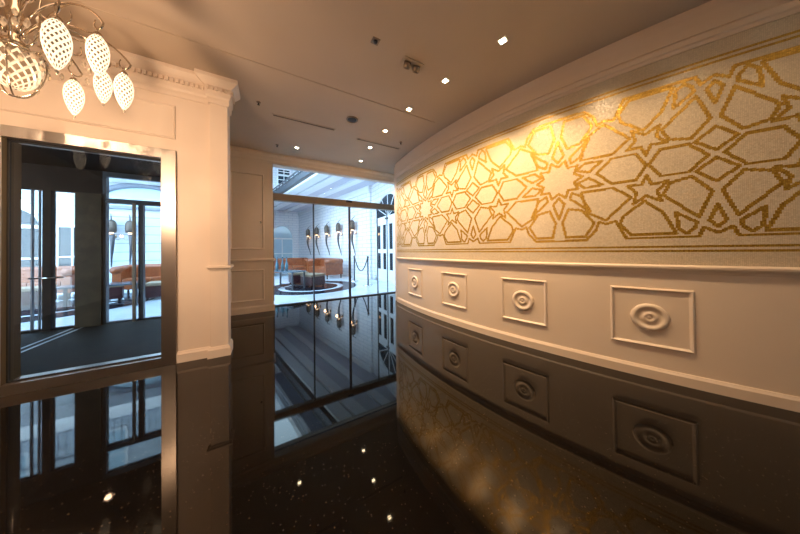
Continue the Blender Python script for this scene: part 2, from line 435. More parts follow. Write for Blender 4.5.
for i, th in enumerate((3.1025, 3.2302, 3.3567, 3.4832)):
    px, py = cw(th)
    if first is None:
        first = o = empty('medallion_panel', (0, 0, 0))
        panel_frame_mesh().build('panel_moulding', M['paint2'], o)
        medallion_mesh().build('medallion', M['paint2'], o)
    else: o = copy_tree(first)
    o.location = (px, py, 0); o.rotation_euler = (0, 0, th - PI / 2)
    tag(o, labs[i], 'wall panel', 'medallion panels along the curved wainscot')

# ------------------------------------------------------------------ mosaic
def mosaic():
    W = 1.03
    def mir(poly): return [(-u, v) for u, v in poly]
    star = [(.65, .09), (.68, .175), (.775, .165), (.712, .24), (.735, .33), (.645, .272), (.565, .335), (.585, .235), (.53, .165), (.618, .17)]
    half = [  # closed polygons for v>0, mirrored about v = 0
        star,
        [(.195, .165), (.43, .16), (.55, .27), (.375, .465), (.235, .375)],
        [(.16, .065), (.255, .03), (.355, .115), (.225, .125)],
        [(.03, .46), (.085, .32), (.195, .345), (.29, .485), (.22, .615), (.06, .615)],
        [(.115, .155), (.19, .20), (.262, .365), (.10, .215)],
        [(.635, .315), (.745, .435), (.815, .615), (.545, .615), (.475, .51), (.495, .44)],
        [(.815, .44), (.925, .53), (.915, .575), (.875, .62), (.83, .58)],
        [(.745, .28), (.785, .185), (.905, .155), (1.005, .29), (.935, .49)],
    ]
    centre = [[(.315, 0), (.425, .12), (.585, .12), (.65, 0), (.585, -.12), (.425, -.12)],
              [(.665, 0), (.735, .115), (.89, .115), (.99, 0), (.89, -.115), (.735, -.115)]]
    axis0 = [[(0, .19), (.05, .26), (0, .42), (-.05, .26)]]
    starc = []
    for k in range(10):
        a = R(18 + 36 * k); starc.append((.205 * math.sin(a), .205 * math.cos(a)))
        a = R(36 + 36 * k); starc.append((.145 * math.sin(a), .145 * math.cos(a)))
    axis1 = [[(W, .03), (W + .105, .12), (W, .215), (W - .105, .12)], [(W, .40), (W + .04, .52), (W, .575), (W - .04, .52)]]
    border = [(0, .655), (.225, .65), (.30, .56), (.325, .475), (.375, .50), (.445, .48), (.515, .645), (.935, .645), (.96, .575), (W, .62)]
    segs = []
    def poly(p, closed=True):
        for i in range(len(p) if closed else len(p) - 1):
            segs.append((p[i], p[(i + 1) % len(p)]))
    cell = []
    def both(p): return [p, [(u, -v) for u, v in p]]
    polys = []
    for p in half: polys += both(p)
    polys += centre
    for c in (-2, -1, 0, 1, 2):
        s0 = .285 + c * 2 * W
        for sg in (1, -1):
            for p in polys: poly([(s0 + sg * u, v) for u, v in p])
            for p in both(border): poly([(s0 + sg * u, v) for u, v in p], False)
        poly([(s0 + u, v) for u, v in starc])
        for a in axis0:
            for p in both(a): poly([(s0 + u, v) for u, v in p])
        for a in axis1:
            for p in both(a): poly([(s0 + u, v) for u, v in p])
    S0, S1, Z0, Z1 = R(172.1 - 193) * CR, R(216 - 193) * CR, 1.0, 2.80
    cell = .0090
    nx = int((S1 - S0) / cell); nz = int((Z1 - Z0) / cell)
    ZM = 1.88; hw = .0125
    gold = bytearray(nx * nz)
    for (a, c) in segs:
        ax_, az = a[0], a[1] + ZM; bx_, bz = c[0], c[1] + ZM
        i0 = max(0, int((min(ax_, bx_) - hw - S0) / cell)); i1 = min(nx - 1, int((max(ax_, bx_) + hw - S0) / cell))
        j0 = max(0, int((min(az, bz) - hw - Z0) / cell)); j1 = min(nz - 1, int((max(az, bz) + hw - Z0) / cell))
        dx, dz = bx_ - ax_, bz - az; L2 = dx * dx + dz * dz + 1e-12
        for i in range(i0, i1 + 1):
            px = S0 + (i + .5) * cell
            for j in range(j0, j1 + 1):
                pz = Z0 + (j + .5) * cell
                t = max(0, min(1, ((px - ax_) * dx + (pz - az) * dz) / L2))
                if (px - ax_ - t * dx) ** 2 + (pz - az - t * dz) ** 2 < hw * hw: gold[i * nz + j] = 1
    for j in range(nz):
        pz = Z0 + (j + .5) * cell
        if abs(pz - 1.152) < .010 or abs(pz - 1.118) < .008 or abs(pz - 2.60) < .010 or abs(pz - 2.64) < .008:
            for i in range(nx): gold[i * nz + j] = 1
    vs = []; fs = []; mi = []
    for i in range(nx + 1):
        th = R(193) + (S0 + i * cell) / CR
        x, y = cw(th, CR + .006)
        for j in range(nz + 1): vs.append((x, y, Z0 + j * cell))
    for i in range(nx):
        for j in range(nz):
            fs.append((i * (nz + 1) + j, (i + 1) * (nz + 1) + j, (i + 1) * (nz + 1) + j + 1, i * (nz + 1) + j + 1)); mi.append(gold[i * nz + j])
    # thin edge rim so that the mosaic has thickness
    n0 = len(vs)
    th = R(193) + S0 / CR; xe, ye = cw(th, CR)
    vs += [(xe, ye, Z0), (xe, ye, Z0 + nz * cell)]
    fs.append((0, nz, n0 + 1, n0)); mi.append(0)
    me = bpy.data.meshes.new('mosaic_mural'); me.from_pydata(vs, [], fs)
    uv = me.uv_layers.new(name='tile')
    k = 0; data = []
    for i in range(nx):
        for j in range(nz): data += [i + .02, j + .02, i + .98, j + .02, i + .98, j + .98, i + .02, j + .98]
    data += [0, 0] * 4
    uv.data.foreach_set('uv', data)
    def tilemat(name, c1, c2, rough, metal, tilt):
        m = mat(name, c1, rough, metal)
        u = nd(m, 'ShaderNodeUVMap'); u.uv_map = 'tile'
        fl = nd(m, 'ShaderNodeVectorMath', operation='FLOOR'); ln(m, u.outputs[0], fl.inputs[0])
        wn = nd(m, 'ShaderNodeTexWhiteNoise', noise_dimensions='2D'); ln(m, fl.outputs[0], wn.inputs['Vector'])
        mx = nd(m, 'ShaderNodeMix', data_type='RGBA'); mx.inputs['A'].default_value = (*c1, 1); mx.inputs['B'].default_value = (*c2, 1)
        ln(m, wn.outputs['Value'], mx.inputs['Factor'])
        # grout
        fr_ = nd(m, 'ShaderNodeVectorMath', operation='FRACTION'); ln(m, u.outputs[0], fr_.inputs[0])
        sp = nd(m, 'ShaderNodeSeparateXYZ'); ln(m, fr_.outputs[0], sp.inputs[0])
        ms = []
        for ax in 'XY':
            s1 = nd(m, 'ShaderNodeMath', operation='SUBTRACT'); s1.inputs[1].default_value = .5; ln(m, sp.outputs[ax], s1.inputs[0])
            s2 = nd(m, 'ShaderNodeMath', operation='ABSOLUTE'); ln(m, s1.outputs[0], s2.inputs[0]); ms.append(s2)
        mxm = nd(m, 'ShaderNodeMath', operation='MAXIMUM'); ln(m, ms[0].outputs[0], mxm.inputs[0]); ln(m, ms[1].outputs[0], mxm.inputs[1])
        gt = nd(m, 'ShaderNodeMath', operation='GREATER_THAN'); gt.inputs[1].default_value = .44; ln(m, mxm.outputs[0], gt.inputs[0])
        m2 = nd(m, 'ShaderNodeMix', data_type='RGBA'); m2.inputs['B'].default_value = (c1[0] * .74, c1[1] * .70, c1[2] * .66, 1)
        ln(m, gt.outputs[0], m2.inputs['Factor']); ln(m, mx.outputs['Result'], m2.inputs['A'])
        ln(m, m2.outputs['Result'], bsdf(m).inputs['Base Color'])
        # each tile is set at its own slight tilt
        g = nd(m, 'ShaderNodeNewGeometry')
        v1 = nd(m, 'ShaderNodeVectorMath', operation='SUBTRACT'); v1.inputs[1].default_value = (.5, .5, .5); ln(m, wn.outputs['Color'], v1.inputs[0])
        v2 = nd(m, 'ShaderNodeVectorMath', operation='SCALE'); v2.inputs['Scale'].default_value = tilt; ln(m, v1.outputs[0], v2.inputs[0])
        v3 = nd(m, 'ShaderNodeVectorMath', operation='ADD'); ln(m, g.outputs['Normal'], v3.inputs[0]); ln(m, v2.outputs[0], v3.inputs[1])
        v4 = nd(m, 'ShaderNodeVectorMath', operation='NORMALIZE'); ln(m, v3.outputs[0], v4.inputs[0])
        ln(m, v4.outputs[0], bsdf(m).inputs['Normal'])
        return m
    me.materials.append(tilemat('cream_glass_mosaic', (.56, .46, .335), (.66, .545, .40), .30, 0, .12))
    me.materials.append(tilemat('gold_mosaic', (.36, .20, .025), (.56, .34, .05), .42, .6, .2))
    me.polygons.foreach_set('material_index', mi); me.update()
    o = bpy.data.objects.new('mosaic_mural', me); COL.objects.link(o)
    return tag(o, 'cream mosaic wall mural with gold star-and-polygon strapwork, covering the upper curved wall', 'mosaic mural')
mosaic()

# ------------------------------------------------------------------ ceiling fittings
def downlight():
    r = empty('ceiling_downlight', (0, 0, 0))
    b = MB(); q = .025; w = .036
    for (a, c, d, e) in ((-w, -w, w, -q), (-w, q, w, w), (-w, -q, -q, q), (q, -q, w, q)): b.box(a, c, -.006, d, e, 0)
    b.build('trim_ring', M['white'], r)
    b = MB(); b.box(-q, -q, -.004, q, q, -.001); b.build('lens', M['lens'], r)
    return r
proto = downlight(); spots = []
dl = [(193.34, 'square ceiling downlight nearest the viewer, close to the top edge'), (189.15, 'square ceiling downlight, second of the curved row from the viewer'),
      (184.97, 'square ceiling downlight, third of the curved row from the viewer'), (180.7, 'square ceiling downlight, fourth of the curved row, between the two slot vents and the mosaic'),
      (176.4, 'square ceiling downlight, fifth of the curved row, just past the right slot vent'), (171.95, 'square ceiling downlight ending the curved row above the glass entrance')]
pos = [(*cw(R(t), 8.955), l) for t, l in dl] + [(.48, 4.614, 'lone square ceiling downlight over the left end of the glass entrance')]
for i, (x, y, l) in enumerate(pos):
    o = proto if i == 0 else copy_tree(proto)
    o.location = (x, y, H); o.rotation_euler = (0, 0, math.atan2(y - CY, x - CX) if i < 6 else 0)
    tag(o, l, 'ceiling light', 'square ceiling downlights'); spots.append((x, y))
# lamps of the downlights (and of the row's end overhead, plus unseen ones added as fill)
def spot(name, loc, tgt, power, col=(1, .68, .43), size=R(100), blend=.9, rad=.04):
    L = bpy.data.lights.new(name, 'SPOT'); L.energy = power; L.color = col; L.spot_size = size; L.spot_blend = blend; L.shadow_soft_size = rad
    o = bpy.data.objects.new(name, L); COL.objects.link(o); o.location = loc
    o.rotation_euler = (Vector(tgt) - Vector(loc)).to_track_quat('-Z', 'Y').to_euler()
    return o
def point(name, loc, power, col, rad=.05):
    L = bpy.data.lights.new(name, 'POINT'); L.energy = power; L.color = col; L.shadow_soft_size = rad
    o = bpy.data.objects.new(name, L); COL.objects.link(o); o.location = loc; return o
for i, t in enumerate((193.34, 189.15, 184.97, 180.7, 176.4, 171.95, 197.5, 201.7, 205.9, 210.1)):
    x, y = cw(R(t), 8.955); wx, wy = cw(R(t), CR)
    if i >= 6:
        o = copy_tree(proto); o.location = (x, y, H)
        tag(o, 'square ceiling downlight added out of view as fill light', 'ceiling light', 'square ceiling downlights overhead')
    spot('downlight_lamp', (x, y, H - .03), (wx * .85 + x * .15, wy * .85 + y * .15, 1.65), (150 if i < 6 else (66, 24, 8, 4)[i - 6]), col=(1, .70, .40), size=R(80), blend=.8)
spot('downlight_lamp', (.48, 4.614, H - .03), (.48, 4.9, 0), 22)
for (x, y) in ((-2.2, -1.6), (0, -1.6), (-2.4, .6), (-.4, .3)):  # unseen downlights added as fill, mainly to brighten the left wall
    o = copy_tree(proto); o.location = (x, y, H)
    tag(o, 'square ceiling downlight added out of view as fill light', 'ceiling light', 'square ceiling downlights overhead')
    spot('downlight_lamp', (x, y, H - .03), (x + .3, 3.1, .9) if x < -.2 else (x, y + .6, 0), (120 if x < -1 else 34 if x < -.2 else 6), size=R(95 if x < -.2 else 150), blend=1., col=(1, .66, .42))

def slot(loc, length, lab):
    r = empty('slot_vent', loc)
    b = MB(); w = .03
    b.box(-length / 2, -w, -.006, length / 2, -w * .55, 0); b.box(-length / 2, w * .55, -.006, length / 2, w, 0)
    b.box(-length / 2, -w * .55, -.006, -length / 2 + .012, w * .55, 0); b.box(length / 2 - .012, -w * .55, -.006, length / 2, w * .55, 0)
    b.build('vent_frame', M['ceil'], r)
    b = MB(); b.box(-length / 2 + .012, -w * .55, -.003, length / 2 - .012, w * .55, -.001); b.build('slot_opening', M['dark'], r)
    b = MB(); b.box(-length / 2 + .012, -.003, -.007, length / 2 - .012, .003, -.003); b.build('blade', M['bronze'], r)
    tag(r, lab, 'air vent', 'linear slot vents in the ceiling')
slot((.50, 3.655, H), .87, 'long linear air slot in the ceiling, left one near the pilaster')
slot((1.755, 3.76, H), .84, 'long linear air slot in the ceiling, right one near the mosaic')
# round speaker grille
r = tag(empty('ceiling_speaker', (1.08, 3.241, H)), 'dark round speaker grille in the ceiling between the vents', 'ceiling speaker')
b = MB(); b.lathe([(.085, 0), (.085, -.008), (.074, -.012), (.070, -.006)], n=28); b.build('rim', M['bronze'], r)
b = MB(); b.lathe([(.072, -.004), (.05, -.009), (.001, -.011)], n=28); b.build('grille', M['dark'], r)
# small sensors / sprinklers
def sprinkler(loc, lab):
    r = empty('sprinkler', loc)
    b = MB(); b.lathe([(.026, 0), (.024, -.008), (.012, -.012), (.001, -.012)], n=16); b.build('escutcheon', M['bronze'], r)
    b = MB(); b.lathe([(.007, -.012), (.007, -.03), (.014, -.032), (.014, -.036), (.001, -.037)], n=12); b.build('nozzle', M['blackiron'], r)
    return tag(r, lab, 'sprinkler', 'small dark ceiling sprinklers')
sprinkler((-.092, 3.436, H), 'small dark ceiling sprinkler beside the pilaster cornice')
sprinkler((.157, 4.66, H), 'small dark ceiling sprinkler above the far wall corner')
sprinkler((2.06, 3.512, H), 'small dark ceiling sprinkler beside the curved crown moulding')
# square speaker plate
r = tag(empty('ceiling_sensor', (.866, 1.913, H)), 'small brown square sensor on the ceiling near the top centre', 'sensor')
b = MB(); b.box(-.035, -.035, -.006, .035, .035, 0); b.build('plate', M['bronze'], r, bevel=.003)
b = MB(); b.lathe([(.02, -.006), (.018, -.016), (.001, -.02)], n=16); b.build('dome', M['blackiron'], r)
# twin adjustable spotlights (switched off)
r = tag(empty('twin_spotlight', (1.30, 1.965, H)), 'unlit twin adjustable spotlight recessed in the ceiling', 'spotlight')
b = MB(); b.box(-.115, -.05, -.008, .115, .05, 0); b.build('plate', M['ceil'], r, bevel=.003)
for s in (-1, 1):
    b = MB(); T = Matrix.Translation((s * .055, 0, -.01)) @ Matrix.Rotation(R(25), 4, 'X')
    b.lathe([(.036, .0), (.038, -.02), (.036, -.05), (.030, -.052), (.028, -.03), (.001, -.028)], n=20, T=T)
    h = b.build('lamp_head', M['bronze'], r)
    b = MB(); b.lathe([(.027, -.034), (.015, -.036), (.001, -.037)], n=16, T=T); b.build('lamp_lens', M['blackiron'], h)

# ------------------------------------------------------------------ chandelier
HUB = Vector((-1.36, 2.42, 0))
ch = tag(empty('chandelier', (HUB.x, HUB.y, 2.3)), 'ornate crystal chandelier with egg-shaped cut glass shades at the upper left', 'chandelier')
def lattice_egg(prof, n=11, rows=14, inset=.50, push=.06):
    """shell of diamond facets; border faces frosted (0), inner facets clear (1)"""
    b = MB()
    def P(i, k, sc=1.):
        t = i / rows; r_, z_ = prof(t)
        a = 2 * PI * (k + (.5 if i % 2 else 0)) / n
        return Vector((r_ * math.cos(a), r_ * math.sin(a), z_))
    for i in range(1, rows):
        for k in range(n):
            o = 0 if i % 2 == 0 else 1
            top = P(i - 1, k if i % 2 else k - 1 + 0) if False else None
            # neighbours of diamond centred on row i between angles k and k+1
            if i % 2 == 0: l, r_, t_, bt = P(i, k), P(i, k + 1), P(i - 1, k), P(i + 1, k)
            else: l, r_, t_, bt = P(i, k), P(i, k + 1), P(i - 1, k + 1), P(i + 1, k + 1)
            q = [l, t_, r_, bt]; c = sum(q, Vector()) / 4
            inn = [c + (p - c) * inset for p in q]
            rad = Vector((c.x, c.y, 0)); inn = [p - rad * push for p in inn]
            vs = q + inn
            b.add(vs, [(j, (j + 1) % 4, 4 + (j + 1) % 4, 4 + j) for j in range(4)], 0)
            b.add(inn, [(0, 1, 2, 3)], 1)
    return b
def egg_prof(rad, hgt):
    def f(t):
        z = hgt * (.5 - t)
        r_ = rad * (math.sin(PI * min(1, t ** .78)) ** .62 if 0 < t < 1 else 0)
        if t > .9: r_ = max(r_, rad * .10)
        if t < .06: r_ = max(r_, rad * .3)
        return (max(r_, .004), z)
    return f
eggs = [(-.907, 1.836, 2.195), (-.888, 2.111, 2.353), (-1.078, 2.624, 2.417), (-.86, 2.327, 2.272), (-1.197, 2.578, 2.269), (-1.75, 2.78, 2.30), (-1.95, 2.30, 2.28), (-1.55, 1.78, 2.25), (-1.85, 2.05, 2.40)]
def bez(p0, p1, p2, p3, n=16):
    out = []
    for i in range(n + 1):
        t = i / n; s = 1 - t
        out.append(p0 * s ** 3 + p1 * 3 * s * s * t + p2 * 3 * s * t * t + p3 * t ** 3)
    return out
O = Vector((HUB.x, HUB.y, 2.3))
eg_mesh = None
for i, (x, y, z) in enumerate(eggs):
    e = Vector((x, y, z)); top = e + Vector((0, 0, .128))
    d = Vector((x - HUB.x, y - HUB.y, 0)); L = d.length; dn = d.normalized()
    start = Vector((HUB.x, HUB.y, 2.52)) + dn * .03
    over = top + dn * .035 + Vector((0, 0, .07))
    c1 = start + Vector((0, 0, .22)) + dn * L * .15; c2 = over + Vector((0, 0, .20)) - dn * .12
    pts = bez(start, c1, c2, over, 16)
    # curl back over the shade
    for k in range(1, 9):
        a = PI * 1.25 * k / 8
        pts.append(over + dn * (-.030 * (1 - math.cos(a))) + Vector((0, 0, -.035 * math.sin(a))))
    b = MB(); b.tube([p - O for p in pts], [.0055] * 17 + [.005 - .0003 * k for k in range(8)], 8)
    sc = bez(start + dn * L * .25 + Vector((0, 0, .12)), start + dn * L * .45 + Vector((0, 0, .02)), start + dn * L * .7 + Vector((0, 0, .02)), start + dn * L * .62 + Vector((0, 0, .12)), 10)
    b.tube([p - O for p in sc], .003, 6)
    arm = b.build('arm', M['nickel'], ch)
    b = MB(); b.tube([over - dn * .045 - Vector((0, 0, .03)) - O, top - O + Vector((0, 0, .012))], .002, 6)
    b.lathe([(.004, .02), (.014, .012), (.020, .0), (.014, -.008)], c=tuple(top - O), n=14)
    b.build('shade_cap', M['nickel'], arm)
    s = lattice_egg(egg_prof(.047, .25)).build('glass_shade', [M['frost'], M['facet']], ch, loc=tuple(e - O))
    b = MB(); b.lathe([(.004, .008), (.008, 0), (.005, -.010), (.001, -.016)], c=(0, 0, -.132), n=10)
    b.build('finial', M['crystal'], s)
# central stem
b = MB(); b.lathe([(.012, .8), (.012, .55), (.022, .53), (.012, .50), (.016, .40), (.035, .36), (.03, .31), (.015, .28), (.022, .20), (.05, .17), (.055, .15), (.012, .12)], n=20)
b.build('stem', M['nickel'], ch)
b = MB(); b.lathe([(.075, .80), (.07, .77), (.02, .74)], n=24); b.build('ceiling_canopy', M['nickel'], ch)
# bowl of cut crystal
def bowl_prof(t):
    a = t * PI / 2
    return (.105 * math.cos(a) ** .8 if t < .98 else .010, .10 - .22 * math.sin(a))
lattice_egg(bowl_prof, 13, 9, .62, .10).build('crystal_bowl', [M['frost_bowl'], M['facet']], ch)
b = MB()
for k in range(5):
    a = 2 * PI * k / 5
    pts = bez(Vector((.115 * math.cos(a), .115 * math.sin(a), .105)), Vector((.15 * math.cos(a), .15 * math.sin(a), 0)), Vector((.09 * math.cos(a), .09 * math.sin(a), -.16)), Vector((0, 0, -.165)), 12)
    b.tube(pts, .004, 6)
b.tube([(.115 * math.cos(2 * PI * k / 32), .115 * math.sin(2 * PI * k / 32), .105) for k in range(33)], .005, 6)
b.build('basket_wire', M['nickel'], ch)
# upright leafy scrolls
for k in range(8):
    a = 2 * PI * (k + .5) / 8; dn = Vector((math.cos(a), math.sin(a), 0))
    b = MB(); b.tube(bez(dn * .06 + Vector((0, 0, .15)), dn * .2 + Vector((0, 0, .2)), dn * .06 + Vector((0, 0, .42)), dn * .2 + Vector((0, 0, .58)), 14), [.006 - .0003 * j for j in range(15)], 7)
    b.build('scroll', M['nickel'], ch)
dm = None
for k in range(84):
    a = 2 * PI * k / 18 + (k // 18) * .17; rr = (.12, .20, .28, .118, .09)[k // 18]; zz = (.30, .20, .13, .06, -.04)[k // 18] + .03 * math.sin(k * 2.3)
    if dm is None:
        b = MB(); b.lathe([(.001, .026), (.006, .020), (.013, .0), (.009, -.014), (.001, -.026)], n=6); b.sm = [False] * len(b.sm)
        dm = b.build('crystal_drop', M['crystal'], ch); o = dm
    else:
        o = dm.copy(); COL.objects.link(o); o.parent = ch
    o.location = (rr * math.cos(a), rr * math.sin(a), zz)
point('chandelier_lamp', (-1.15, 1.95, 1.80), 70, (1, .66, .42), .10)
point('chandelier_lamp', (-1.3, 2.35, 2.8), 2.5, (1, .68, .44), .12)

# ------------------------------------------------------------------ vestibule behind the left glazing
YV = 5.70
b = MB(); b.box(-5.2, YL + .15, 2.5, -.74, YV + .1, 2.6); b.box(-5.2, YL + .15, 2.6, -.74, YV + .1, H + .1)
struct(b, 'ceiling_vestibule', M['vceil'], 'dark ceiling of the vestibule behind the glazing', 'ceiling')
b = MB(); b.box(-5.3, YL + .15, 0, -5.2, YV + .1, 2.6)
struct(b, 'wall_vestibule', M['darkwood'], 'dark vestibule wall behind the left glazing', 'wall')
b = MB(); b.box(-5.2, YL + .15, -.1, -.74, YV, .002)
struct(b, 'floor_vestibule', M['vfloor'], 'dark brown matting floor of the vestibule', 'floor')
w2 = tag(empty('door_2', (0, 0, 0)), 'dark-framed glazed doors of the vestibule seen through the left glazing', 'glazed doors', kind='structure')
def vp(name, mt, *bx, bevel=.002):
    b = MB()
    for q in bx: b.box(*q)
    return b.build(name, M[mt], w2, bevel=bevel)
yv0, yv1 = YV - .04, YV + .04
vp('dark_panel', 'darkwood', (-5.2, yv0, 0, -3.19, yv1, 2.5))
vp('door_stile', 'darkwood', (-2.92, yv0 - .02, 0, -2.84, yv1, 2.12))
vp('head_panel', 'darkwood', (-3.19, yv0, 2.12, -2.33, yv1, 2.5))
vp('bottom_rail', 'darkwood', (-3.19, yv0, 0, -2.6, yv1, .03))
vp('stone_pier', 'curtain', (-2.6, yv0 - .04, 0, -2.33, yv1, 2.12))
vp('post', 'darkmetal', (-2.33, yv0, 0, -2.29, yv1, 2.5))
vp('post', 'darkmetal', (-1.925, yv0, 0, -1.865, yv1, 2.06))
vp('post', 'bronze', (-1.98, yv0 - .05, 0, -1.945, yv0 - .01, 2.0))
vp('transom_bar', 'darkmetal', (-2.29, yv0 - .02, 1.985, -.74, yv1, 2.06))
vp('head_frame', 'darkmetal', (-2.29, yv0, 2.42, -.74, yv1, 2.5))
vp('post', 'darkmetal', (-1.30, yv0, 0, -1.24, yv1, 2.0))
vp('bottom_rail', 'darkmetal', (-2.29, yv0, 0, -.74, yv1, .03))
for (xa, xb, zb) in ((-3.19, -2.92, 2.12), (-2.84, -2.6, 2.12), (-2.29, -1.925, 1.985), (-1.865, -1.30, 1.985)):
    b = MB(); b.add([(xa, YV, .03), (xb, YV, .03), (xb, YV, zb), (xa, YV, zb)], [(0, 1, 2, 3)]); b.build('pane', M['glass_back'], w2)
b = MB(); b.add([(-2.29, YV, 2.06), (-.74, YV, 2.06), (-.74, YV, 2.42), (-2.29, YV, 2.42)], [(0, 1, 2, 3)]); b.build('pane', M['glass_back'], w2)
vp('mullion', 'darkmetal', (-3.045, YV - .02, .03, -3.03, YV + .02, 2.12), (-2.975, YV - .02, .03, -2.965, YV + .02, 2.12))
b = MB(); b.tube([(-3.02, YV - .10, .80), (-2.70, YV - .10, .80)], .012, 10); b.tube([(-3.0, YV - .10, .80), (-3.0, YV - .03, .80)], .008); b.tube([(-2.72, YV - .10, .80), (-2.72, YV - .03, .80)], .008)
b.build('push_bar', M['chrome'], w2)
b = MB(); b.tube([(-1.895, YV - .09, .42), (-1.895, YV - .09, .95)], .014, 10); b.tube([(-1.895, YV - .09, .5), (-1.895, YV - .03, .5)], .008); b.tube([(-1.895, YV - .09, .87), (-1.895, YV - .03, .87)], .008)
b.build('pull_handle', M['blackiron'], w2)
b = MB(); b.box(-2.64, 4.0, .0, -2.61, 5.64, .004); b.box(-2.54, 4.0, .0, -2.51, 5.64, .004)  # two flat pale strips running lengthwise on the dark floor
struct(b, 'trim_11', M['marble'], 'two thin pale strips on the vestibule floor', 'floor inlay')

# ------------------------------------------------------------------ courtyard lounge
b = MB(); b.box(-12, 5.75, -.1, 6, 20, -.002)
struct(b, 'floor_courtyard', M['marble'], 'pale polished marble floor of the courtyard lounge', 'floor')
b = MB()
def annulus(b, c, r0, r1, z0, z1, mi=0, n=64):
    vs = []
    for k in range(n):
        a = 2 * PI * k / n
        for (r_, z_) in ((r0, z0), (r0, z1), (r1, z1), (r1, z0)): vs.append((c[0] + r_ * math.cos(a), c[1] + r_ * math.sin(a), z_))
    b.add(vs, [(k * 4 + j, k * 4 + (j + 1) % 4, ((k + 1) % n) * 4 + (j + 1) % 4, ((k + 1) % n) * 4 + j) for k in range(n) for j in range(4)], mi)
annulus(b, (1.25, 7.95), .02, .80, -.003, .003); annulus(b, (1.25, 7.95), .98, 1.42, -.003, .003)
struct(b, 'trim_12', M['blackmarble'], 'black disc and ring inlaid in the courtyard marble floor', 'floor inlay')
b = MB(); annulus(b, (-4.2, 8.2), .02, .9, -.003, .003); annulus(b, (-4.2, 8.2), 1.1, 1.7, -.003, .003)
struct(b, 'trim_13', M['blackmarble'], 'black ring inlaid in the marble floor seen through the left glazing', 'floor inlay')
b = MB(); b.box(3.2, 6.0, -.003, 3.69, 17, .002)
# sconce wall S : direction (-.2161,.9764) from (3.608,8.71)
SX, SY = 3.608, 8.71; sd = Vector((-.21614, .97636, 0)).normalized(); sn = Vector((-sd.y, sd.x, 0))  # sn points to -x
def S(s, off=0, z=0): p = Vector((SX, SY, 0)) + sd * s + sn * off; return Vector((p.x, p.y, z))
def sbox(b, s0, s1, o0, o1, z0, z1, mi=0):
    vs = [S(s, o, z) for s in (s0, s1) for o in (o0, o1) for z in (z0, z1)]
    b.add(vs, [(0, 1, 3, 2), (4, 6, 7, 5), (0, 4, 5, 1), (2, 3, 7, 6), (0, 2, 6, 4), (1, 5, 7, 3)], mi)
b = MB(); sbox(b, 0, 8.6, -.2, 0, 0, 3.8)
struct(b, 'wall_courtyard_right', M['courses'], 'white coursed courtyard wall carrying the wall lamps', 'wall')
b = MB(); sbox(b, 0, 8.6, 0, .05, 3.55, 3.8); sbox(b, 0, 8.6, 0, .03, 0, .15)
struct(b, 'trim_14', M['white'], 'white cornice and skirting of the courtyard wall', 'cornice')
# ceiling strips at z 3.8, parallel to that wall
def strip(nm, o0, o1, z0, z1, m, lab, s0=-3.2, s1=9.4): 
    b = MB(); sbox(b, s0, s1, o0, o1, z0, z1); struct(b, nm, M[m], lab, 'ceiling band')
strip('ceiling_courtyard', -.2, 1.45, 3.8, 4.0, 'lilac', 'lilac grey courtyard ceiling band beside the wall')
strip('trim_15', 1.45, 1.80, 3.70, 4.0, 'white', 'white ceiling band of the courtyard, inner of the first pair')
strip('trim_16', 1.88, 2.26, 3.72, 4.0, 'white', 'white ceiling band of the courtyard, outer of the first pair')
strip('trim_17', 1.80, 1.88, 3.80, 4.0, 'greyc', 'dark groove between the white ceiling bands')
strip('trim_18', 2.26, 2.40, 3.80, 4.02, 'darkmetal', 'dark grey fascia carrying the upper railing')
def strip6(nm, o0, o1, z0, m, lab):
    b = MB(); sbox(b, -1.5, 9.4, o0, o1, z0, 6.8); struct(b, nm, M[m], lab, 'ceiling band')
strip6('ceiling_soffit', -.2, 1.62, 6.6, 'greyc', 'high dark grey courtyard soffit with small downlights')
strip6('trim_19', 1.62, 1.76, 6.5, 'white', 'white edge band of the high soffit, inner one')
strip6('trim_22', 1.84, 1.98, 6.5, 'white', 'white edge band of the high soffit, outer one')
b = MB(); sbox(b, -1.5, 8.6, -.3, -.2, 3.8, 6.6)
struct(b, 'wall_courtyard_upper', M['courses'], 'upper storey of the coursed courtyard wall', 'wall')
strip('trim_20', .62, .92, 3.74, 3.8, 'white', 'thin pale moulding along the lilac ceiling band')
for i, (px_, py_) in enumerate(((1.03, 16.4), (1.33, 15.4), (1.69, 14.2))):
    b = MB(); b.lathe([(.09, 0), (.085, -.01), (.001, -.012)], n=16)
    o = b.build('courtyard_downlight', M['lens2'], loc=(px_, py_, 6.6))
    tag(o, ['round downlight in the high grey soffit, farthest of the three mirrored in the floor', 'round downlight in the high grey soffit, middle of the three mirrored in the floor', 'round downlight in the high grey soffit, nearest of the three mirrored in the floor'][i], 'ceiling light', 'round downlights in the courtyard soffit')
# balcony rail along the opening edge above the soffit
b = MB()
for z in (4.08, 4.20): sbox(b, -3.2, 9.4, 2.34, 2.38, z, z + .05)
for k in range(26): sbox(b, -3.2 + k * .5, -3.17 + k * .5, 2.34, 2.38, 4.02, 4.25)
tag(b.build('balcony_railing', M['darkmetal']), 'grey metal railing on the upper edge of the courtyard ceiling', 'railing')

# door wall x = 3.70
XD = 3.70
b = MB()
ys = [5.75, 6.05, 8.30, 8.8]
b.box(XD, 5.6, 0, XD + .2, 6.35, 4.0); b.box(XD, 8.42, 0, XD + .2, 8.80, 4.0); b.box(XD, 6.35, 3.2, XD + .2, 8.42, 4.0)
